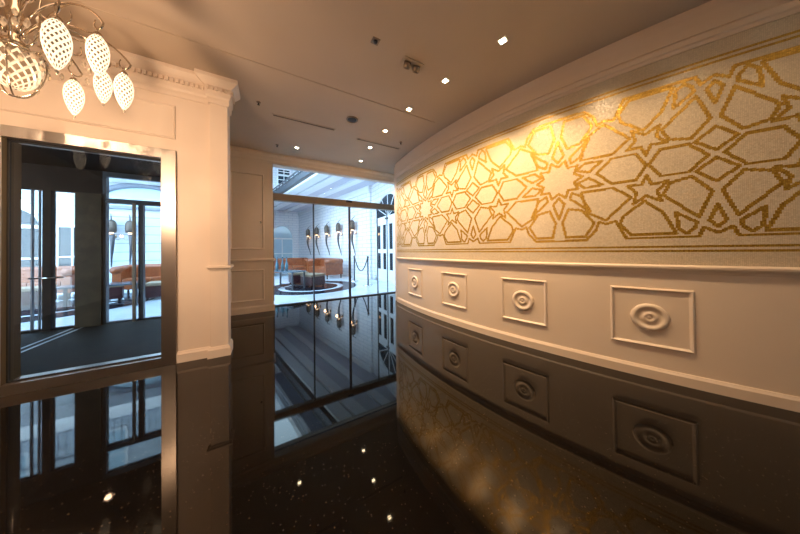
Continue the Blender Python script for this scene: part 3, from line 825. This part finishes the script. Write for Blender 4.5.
# spandrel around the arch
n = 20; cy_, rz, ry = 7.385, .88, 1.035
for k in range(n):
    a0, a1 = PI * k / n, PI * (k + 1) / n
    p0 = (cy_ + ry * math.cos(a0), 2.33 + rz * math.sin(a0) * .97); p1 = (cy_ + ry * math.cos(a1), 2.33 + rz * math.sin(a1) * .97)
    vs = []
    for xx in (XD, XD + .2): vs += [(xx, p0[0], p0[1]), (xx, p1[0], p1[1]), (xx, p1[0], 3.2), (xx, p0[0], 3.2)]
    b.add(vs, [(0, 1, 2, 3), (4, 5, 6, 7), (0, 1, 5, 4)])
struct(b, 'wall_courtyard_doors', M['courses'], 'white coursed courtyard wall with the tall arched doorway', 'wall')
d3 = tag(empty('door_3', (XD, 0, 0)), 'white panelled courtyard doors under an arched fanlight', 'door', kind='structure')
b = MB()
for (ya, yb, za, zb) in ((6.35, 8.42, 2.24, 2.40), (6.35, 6.43, 0, 2.3), (8.34, 8.42, 0, 2.3), (7.36, 7.41, 0, 2.3), (6.35, 8.42, 0, .12)):
    b.box(.02, ya, za, .10, yb, zb)
b.build('door_frame', M['white'], d3)
k = 0
for (ya, yb) in ((6.43, 6.895), (6.895, 7.36), (7.41, 7.875), (7.875, 8.34)):
    b = MB()
    b.box(.03, ya, .12, .08, ya + .10, 2.24); b.box(.03, yb - .10, .12, .08, yb, 2.24)
    for (za, zb) in ((.12, .45), (1.05, 1.2), (2.1, 2.24)): b.box(.03, ya + .10, za, .08, yb - .10, zb)
    lf = b.build('door_leaf', M['white'], d3)
    b = MB(); b.box(.05, ya + .10, .45, .06, yb - .10, 1.05); b.box(.05, ya + .10, 1.2, .06, yb - .10, 2.1); b.build('pane', M['cglass'], lf)
b = MB(); pts = [(.06, cy_, 2.40)] + [(.06, cy_ + 1.0 * math.cos(PI * q / 24), 2.36 + .82 * math.sin(PI * q / 24)) for q in range(25)]
b.add(pts, [tuple(range(len(pts)))]); b.build('fanlight', M['cglass'], d3)
b = MB()
for a in (30, 60, 90, 120, 150): b.tube([(.05, cy_, 2.38), (.05, cy_ + 1.0 * math.cos(R(a)), 2.36 + .82 * math.sin(R(a)))], .015, 6)
b.tube([(.04, cy_ + 1.0 * math.cos(PI * q / 24), 2.36 + .83 * math.sin(PI * q / 24)) for q in range(25)], .035, 6)
b.build('glazing_bars', M['white'], d3)
o = MB(); o.box(-.03, 7.30, 2.27, .02, 7.46, 2.33); o.build('door_closer', M['blackiron'], d3)

# back wall with arches and upper facade
YB = 16.8
AR = [(.15, 1.5)]
def facade(name, x0, x1, y, ztop, arches, mt, lab, spring=2.0, rise=.9):
    b = MB(); xs = sorted(arches); cur = x0
    for (a, c) in xs:
        b.box(cur, y, 0, a, y + .3, ztop); cur = c
        zt = spring + rise + .05
        b.box(a, y, zt, c, y + .3, ztop)
        m_, rx = (a + c) / 2, (c - a) / 2; n = 16
        for k in range(n):
            a0, a1 = PI * k / n, PI * (k + 1) / n
            p0 = (m_ + rx * math.cos(a0), spring + rise * math.sin(a0)); p1 = (m_ + rx * math.cos(a1), spring + rise * math.sin(a1))
            b.add([(p0[0], y, p0[1]), (p1[0], y, p1[1]), (p1[0], y, zt), (p0[0], y, zt)], [(0, 1, 2, 3)])
            b.add([(p0[0], y, p0[1]), (p1[0], y, p1[1]), (p1[0], y + .3, p1[1]), (p0[0], y + .3, p0[1])], [(0, 1, 2, 3)])
    b.box(cur, y, 0, x1, y + .3, ztop)
    return struct(b, name, M[mt], lab, 'wall')
facade('wall_courtyard_back', -.4, 2.6, YB, 9.5, AR, 'courses', 'white courtyard wall at the far end behind the sofas')
wn = 3
def arch_window(y, a, c, spring, rise, lab, z0=0, mt='skyglass'):
    global wn
    w = tag(empty('window_%d' % wn, ((a + c) / 2, y + .15, 0)), lab, 'arched window', kind='structure'); wn += 1
    rx = (c - a) / 2
    b = MB(); b.add([(-rx, 0, z0)] + [(rx * math.cos(PI * k / 20), 0, spring + rise * math.sin(PI * k / 20)) for k in range(20, -1, -1)] + [(rx, 0, z0)], [tuple(range(23))])
    b.build('pane', M[mt], w)
    b = MB(); b.box(-rx, -.05, spring - .05, rx, .0, spring + .05)
    if z0 < 1:
        b.box(-.03, -.04, z0, .03, 0, spring); b.box(-rx, -.05, z0, -rx + .07, 0, spring); b.box(rx - .07, -.05, z0, rx, 0, spring); b.box(-rx, -.04, 1.0, rx, 0, 1.06)
    b.tube([((rx - .03) * math.cos(PI * k / 20), -.03, spring + (rise - .03) * math.sin(PI * k / 20)) for k in range(21)], .035 if z0 < 1 else .09, 6)
    b.build('window_frame', M['white'] if z0 < 1 else M['greyc'], w)
arch_window(YB, .15, 1.5, 2.0, .9, 'pale blue arched window in the far courtyard wall')
def sash(x, y, z, w_, h_, lab, mt='cglass'):
    global wn
    w = tag(empty('window_%d' % wn, (x, y, z)), lab, 'window', kind='structure'); wn += 1
    b = MB(); b.box(-w_ / 2, -.02, 0, w_ / 2, -.005, h_); b.build('pane', M[mt], w)
    b = MB()
    for q in ((-w_ / 2 - .06, -.05, -.08, w_ / 2 + .06, 0, 0), (-w_ / 2 - .06, -.05, h_, w_ / 2 + .06, 0, h_ + .08), (-w_ / 2 - .06, -.05, 0, -w_ / 2, 0, h_), (w_ / 2, -.05, 0, w_ / 2 + .06, 0, h_), (-.02, -.04, 0, .02, 0, h_), (-w_ / 2, -.04, h_ * .5, w_ / 2, 0, h_ * .5 + .04)):
        b.box(*q)
    b.build('window_frame', M['white'], w)
for (x, z, h_, l) in ((.95, 5.55, .52, 'dark upper window of the far facade, lower one'), (.95, 6.19, .30, 'dark upper window of the far facade, upper one')):
    sash(x, YB, z, .66, h_, l)
# left block: nearer facade seen through the left glazing
YQ = 11.5
AL = [(-2.55, -1.35), (-7.2, -6.0)]
facade('wall_courtyard_left', -12, -.4, YQ, 9.5, AL, 'siding', 'white boarded courtyard facade seen through the left glazing')
b = MB(); b.box(-.6, YQ, 0, -.4, YB, 9.5)
struct(b, 'wall_courtyard_side', M['siding'], 'side wall between the two courtyard facades', 'wall')
for (a, c) in AL: arch_window(YQ, a, c, 2.0, .6, 'arched window in the boarded courtyard facade', mt='cglass')
arch_window(YQ - .2, -5.0, -2.45, 2.72, .82, 'wide shallow arched fanlight under the white balcony', z0=2.70, mt='skyglass')
sash(-5.35, YQ, .1, .55, 1.9, 'tall white framed door window with blue glass in the boarded facade', 'cglass')
for (x) in (-8.6, -6.6, -4.6, -2.6): sash(x, YQ, 4.75, .8, 1.5, 'upper window of the boarded courtyard facade above the balcony', 'skyglass')
b = MB(); b.box(-12, 10.6, 3.55, -.4, YQ, 3.9)
struct(b, 'trim_21', M['white'], 'white balcony slab on the boarded courtyard facade', 'balcony')
r = tag(empty('balcony_balustrade', (0, 10.65, 3.9)), 'dark patterned iron balustrade on the white balcony slab', 'railing')
b = MB(); b.box(-12, -.02, .80, -.4, .03, .85); b.box(-12, -.01, .06, -.4, .02, .09); b.build('rail', M['greyc'], r)
b = MB()
for k in range(74):
    x = -11.9 + k * .155; b.box(x, -.008, .09, x + .014, .008, .80)
    if k % 2: annulus(b, (0, 0), .04, .055, 0, .01, 0, 10) if False else b.tube([(x + .085 + .06 * math.cos(2 * PI * q / 8), 0, .45 + .12 * math.sin(2 * PI * q / 8)) for q in range(9)], .007, 4)
b.build('balusters', M['greyc'], r)

# ---- wall lamps
def sconce():
    r = empty('wall_sconce', (0, 0, 0))     # local: +y out of wall, z absolute height
    b = MB(); b.lathe([(.05, 0), (.05, .012), (.03, .02)], c=(0, 0, 0), n=16, ax='y'); 
    for i in range(len(b.v)): b.v[i] = (b.v[i][0], b.v[i][1], b.v[i][2] * 1.6 + 1.95)
    b.build('backplate', M['nickel'], r)
    b = MB(); b.lathe([(.03, .42), (.08, .39), (.115, .30), (.12, .12), (.11, .0), (.10, .0), (.108, .12), (.10, .30), (.03, .37)], c=(0, .20, 2.07), n=20)
    b.build('shade', M['shade'], r)
    b = MB(); b.lathe([(.001, .14), (.04, .10), (.05, .04), (.035, -.03), (.001, -.04)], c=(0, .20, 2.02), n=16); b.build('lamp_glass', M['warmlamp'], r)
    b = MB(); b.tube(bez(Vector((0, .20, 2.45)), Vector((0, .24, 2.60)), Vector((.03, .10, 2.58)), Vector((.10, .0, 2.70)), 10), [.02 - .0012 * k for k in range(11)], 8)
    b.build('plume', M['darkmetal'], r)
    b = MB(); b.tube(bez(Vector((-.02, .20, 2.0)), Vector((-.08, .32, 1.50)), Vector((.04, .10, 1.35)), Vector((.08, -.0, .93)), 16), [.062 - .0032 * k for k in range(17)], 10)
    b.tube([(0, .02, 1.97), (-.01, .10, 1.97), (-.02, .20, 1.97)], .018, 8)
    b.build('horn', M['darkmetal'], r)
    for s in (-1, 1):
        b = MB(); b.tube(bez(Vector((0, .12, 1.9)), Vector((s * .10, .14, 1.80)), Vector((s * .18, .16, 1.82)), Vector((s * .19, .16, 1.92)), 8), .008, 6); a = b.build('candle_arm', M['nickel'], r)
        b = MB(); b.lathe([(.012, 0), (.018, .03), (.001, .09)], c=(s * .19, .16, 1.92), n=10); b.build('candle_bulb', M['warmlamp'], a)
    return r
sc = sconce()
ang = math.atan2(-sn.x, sn.y)   # rotate +y to sn
wl = ['dark horn-shaped wall lamp nearest the rope posts, right of the thick door mullion', 'dark horn-shaped wall lamp, second from the rope posts, above the sofa arm', 'dark horn-shaped wall lamp, middle one of the five on the white courtyard wall',
      'dark horn-shaped wall lamp, second from the far end, right of the thin door mullion', 'dark horn-shaped wall lamp, farthest, left of the thin door mullion']
for i in range(5):
    o = sc if i == 0 else copy_tree(sc)
    p = S(1.05 + 1.27 * i, 0, 0); o.location = p; o.rotation_euler = (0, 0, ang)
    tag(o, wl[i], 'wall lamp', 'horn-shaped wall lamps in the courtyard')
    q = S(1.05 + 1.27 * i, .3, 1.9); point('sconce_lamp', q, 5, (1, .55, .25), .06)
for i, x in enumerate((-4.46, -4.03)):
    o = copy_tree(sc); o.location = (x, YQ, -.22); o.rotation_euler = (0, 0, PI)
    tag(o, ['horn-shaped wall lamp on the boarded facade, left one seen through the left glazing', 'horn-shaped wall lamp on the boarded facade, right one seen through the left glazing'][i], 'wall lamp', 'horn-shaped wall lamps in the courtyard')

# ---- sofas
def sofa(L=2.1, D=.82):
    """front faces -y, length along x, origin at base centre"""
    r = empty('sofa', (0, 0, 0))
    b = MB(); b.box(-L / 2 + .1, -D / 2 + .04, .16, L / 2 - .1, D / 2 - .1, .34); b.build('base', M['leather'], r, bevel=.03)
    nseat = 3
    for k in range(nseat):
        w_ = (L - .4) / nseat; x_ = -L / 2 + .2 + k * w_
        b = MB(); b.box(x_ + .005, -D / 2, .34, x_ + w_ - .005, D / 2 - .25, .46); b.build('seat_cushion', M['leather'], r, bevel=.035)
    b = MB(); b.box(-L / 2 + .12, D / 2 - .25, .34, L / 2 - .12, D / 2 - .04, .72)
    b.tube([(-L / 2 + .04, D / 2 - .12, .74), (L / 2 - .04, D / 2 - .12, .74)], .085, 16)
    for k in range(9):
        for j in range(2): b.lathe([(.012, 0), (.009, -.008), (.001, -.012)], c=(-L / 2 + .28 + k * (L - .56) / 8, D / 2 - .25, .52 + j * .12), n=8, ax='y')
    b.build('backrest', M['leather'], r)
    for s in (-1, 1):
        b = MB(); x_ = s * (L / 2 - .11)
        b.box(x_ - .08, -D / 2, .16, x_ + .08, D / 2 - .06, .66)
        b.tube([(x_ + s * .02, -D / 2 - .01, .70), (x_ + s * .02, D / 2 - .06, .72)], .105, 16)
        b.build('armrest', M['leather'], r)
    for sx in (-1, 1):
        for sy in (-1, 1):
            b = MB(); b.lathe([(.02, 0), (.03, .03), (.018, .06), (.035, .17)], c=(sx * (L / 2 - .12), sy * (D / 2 - .10), 0), n=12); b.build('leg', M['darkwood'], r)
    return r
s1 = sofa(); 
s1.location = S(2.25, .92, 0); s1.rotation_euler = (0, 0, math.atan2(sd.y, sd.x) + PI)
s1.rotation_euler = (0, 0, math.atan2(sd.y, sd.x))
# front must face away from the wall S: local -y -> sn  =>  rotation so that (0,-1) maps to sn
a = math.atan2(sn.y, sn.x) + PI / 2
s1.rotation_euler = (0, 0, a)
tag(s1, 'copper-orange leather sofa with rolled arms, nearest the wall lamps', 'sofa', 'orange leather sofas in the courtyard')
for (x, y, rz, l) in ((.75, 12.6, 0, 'copper-orange leather sofa at the back, facing the glass entrance'),
                      (-2.6, 9.6, R(4), 'copper-orange leather sofa seen through the right panes of the left glazing'),
                      (-5.35, 9.9, R(-8), 'copper-orange leather sofa seen through the left panes of the left glazing')):
    o = copy_tree(s1); o.location = (x, y, 0); o.rotation_euler = (0, 0, rz)
    tag(o, l, 'sofa', 'orange leather sofas in the courtyard')

def ottoman():
    r = empty('ottoman', (0, 0, 0))
    b = MB(); b.box(-.27, -.27, .06, .27, .27, .34); b.build('body', M['wine'], r, bevel=.03)
    b = MB(); b.box(-.28, -.28, .34, .28, .28, .42); b.build('cushion', M['cream'], r, bevel=.03)
    for sx in (-1, 1):
        for sy in (-1, 1): b = MB(); b.lathe([(.015, 0), (.025, .07)], c=(sx * .22, sy * .22, 0), n=10); b.build('leg', M['darkwood'], r)
    return r
ot = ottoman()
for i, (x, y, rz, l) in enumerate(((.95, 8.9, .2, 'wine-red cube ottoman with tan cushion behind the low table'), (1.28, 7.95, .5, 'wine-red cube ottoman with tan cushion on the black floor disc'),
                                (-3.4, 8.4, .3, 'wine-red cube ottoman with tan cushion behind the dark door post'), (-2.35, 8.2, .1, 'wine-red cube ottoman with tan cushion at the right of the left glazing'), (-4.6, 8.6, .2, 'wine-red cube ottoman with tan cushion at the left of the left glazing'))):
    o = ot if i == 0 else copy_tree(ot); o.location = (x, y, .003); o.rotation_euler = (0, 0, rz); tag(o, l, 'ottoman', 'wine-red ottomans in the courtyard')

# low table with vases
def table(loc, rz, lx, ly, h, lab):
    r = empty('coffee_table', loc, rz)
    b = MB(); b.box(-lx / 2, -ly / 2, h - .035, lx / 2, ly / 2, h); b.build('tabletop', M['tabletop'], r, bevel=.004)
    for sx in (-1, 1):
        for sy in (-1, 1): b = MB(); b.box(sx * (lx / 2 - .04) - .02, sy * (ly / 2 - .04) - .02, 0, sx * (lx / 2 - .04) + .02, sy * (ly / 2 - .04) + .02, h - .035); b.build('leg', M['darkmetal'], r)
    b = MB(); b.box(-lx / 2 + .04, -ly / 2 + .03, .06, lx / 2 - .04, -ly / 2 + .05, .08); b.box(-lx / 2 + .04, ly / 2 - .05, .06, lx / 2 - .04, ly / 2 - .03, .08); b.build('stretcher', M['darkmetal'], r)
    tag(r, lab, 'coffee table', 'low dark tables in the courtyard')
    return r
table((.50, 8.15, .003), R(-58), 1.25, .5, .55, 'low dark table with slender metal legs left of the thin door mullion')
table((-3.1, 7.5, 0), R(5), 1.2, .55, .5, 'low dark table seen through the left glazing')
vl = ['slender blue-grey vase on the dark table, beside the entrance jamb', 'slender blue-grey vase on the dark table, middle of the three', 'slender blue-grey vase on the dark table, nearest the far sofa']
vm = None
for i, (x, y) in enumerate(((.26, 8.50), (.42, 8.52), (.53, 8.32))):
    if vm is None:
        b = MB(); b.lathe([(.03, 0), (.045, .03), (.05, .14), (.03, .24), (.016, .30), (.018, .40), (.024, .42)], n=18); vm = b.build('vase', M['vase']); o = vm
    else: o = vm.copy(); COL.objects.link(o)
    o.location = (x, y, .553); tag(o, vl[i], 'vase', 'blue-grey vases on the low table')

# stanchions and rope
def post():
    r = empty('rope_post', (0, 0, 0))
    b = MB(); b.lathe([(.17, 0), (.17, .015), (.14, .03), (.03, .045)], n=28); b.build('base', M['chrome'], r)
    b = MB(); b.lathe([(.024, .04), (.024, .90), (.034, .905), (.034, .95), (.02, .96)], n=16); b.build('post_shaft', M['darkmetal'], r)
    b = MB(); b.lathe([(.02, .96), (.034, .975), (.03, 1.0), (.001, 1.015)], n=16); b.build('finial', M['chrome'], r)
    return r
p1 = post(); p1.location = (2.85, 8.45, 0); tag(p1, 'dark rope post with round chrome base, farther one beside the thick mullion', 'rope post', 'rope posts in the courtyard')
p2 = copy_tree(p1); p2.location = (2.88, 7.16, 0); tag(p2, 'dark rope post with round chrome base, nearer one by the white doors', 'rope post', 'rope posts in the courtyard')
b = MB(); pts = []
for k in range(17):
    t = k / 16; pts.append((2.85 + .03 * t, 8.405 - 1.20 * t, .90 - .46 * (1 - (2 * t - 1) ** 2)))
b.tube(pts, .018, 10); tag(b.build('barrier_rope', M['rope']), 'dark rope sagging between the two posts', 'rope')

# ------------------------------------------------------------------ world and daylight
w = bpy.data.worlds.new('sky'); SC.world = w; w.use_nodes = True
nt = w.node_tree; bg = nt.nodes['Background']
tc = nt.nodes.new('ShaderNodeTexCoord'); sp = nt.nodes.new('ShaderNodeSeparateXYZ'); rp = nt.nodes.new('ShaderNodeValToRGB')
rp.color_ramp.elements[0].position = 0; rp.color_ramp.elements[0].color = (.62, .85, 1, 1)
rp.color_ramp.elements[1].position = .8; rp.color_ramp.elements[1].color = (.40, .70, 1, 1)
nt.links.new(tc.outputs['Generated'], sp.inputs[0]); nt.links.new(sp.outputs['Z'], rp.inputs[0]); nt.links.new(rp.outputs['Color'], bg.inputs['Color'])
bg.inputs['Strength'].default_value = 10.

# ------------------------------------------------------------------ camera
cam = bpy.data.cameras.new('camera'); co = bpy.data.objects.new('camera', cam); COL.objects.link(co)
cam.sensor_width = 36; cam.lens = 230.307 / 800 * 36; cam.clip_start = .05; cam.clip_end = 200
psi, pitch, roll = R(60.119), R(.56), R(-.681)
F = Vector((math.cos(psi) * math.cos(pitch), math.sin(psi) * math.cos(pitch), math.sin(pitch)))
Rt = Vector((math.sin(psi), -math.cos(psi), 0)); Up = Rt.cross(F)
m = Matrix((Rt, Up, -F)).transposed().to_4x4() @ Matrix.Rotation(roll, 4, 'Z')
m.translation = Vector((0, 0, 1.15)); co.matrix_world = m
cam.shift_y = -(267 - 248.03) / 800
SC.camera = co
SC.view_settings.view_transform = 'Standard'; SC.view_settings.look = 'None'; SC.view_settings.gamma = 1
SC.view_settings.use_curve_mapping = False
SC.view_settings.exposure = 0.
SC.cycles.max_bounces = 10; SC.cycles.transparent_max_bounces = 16
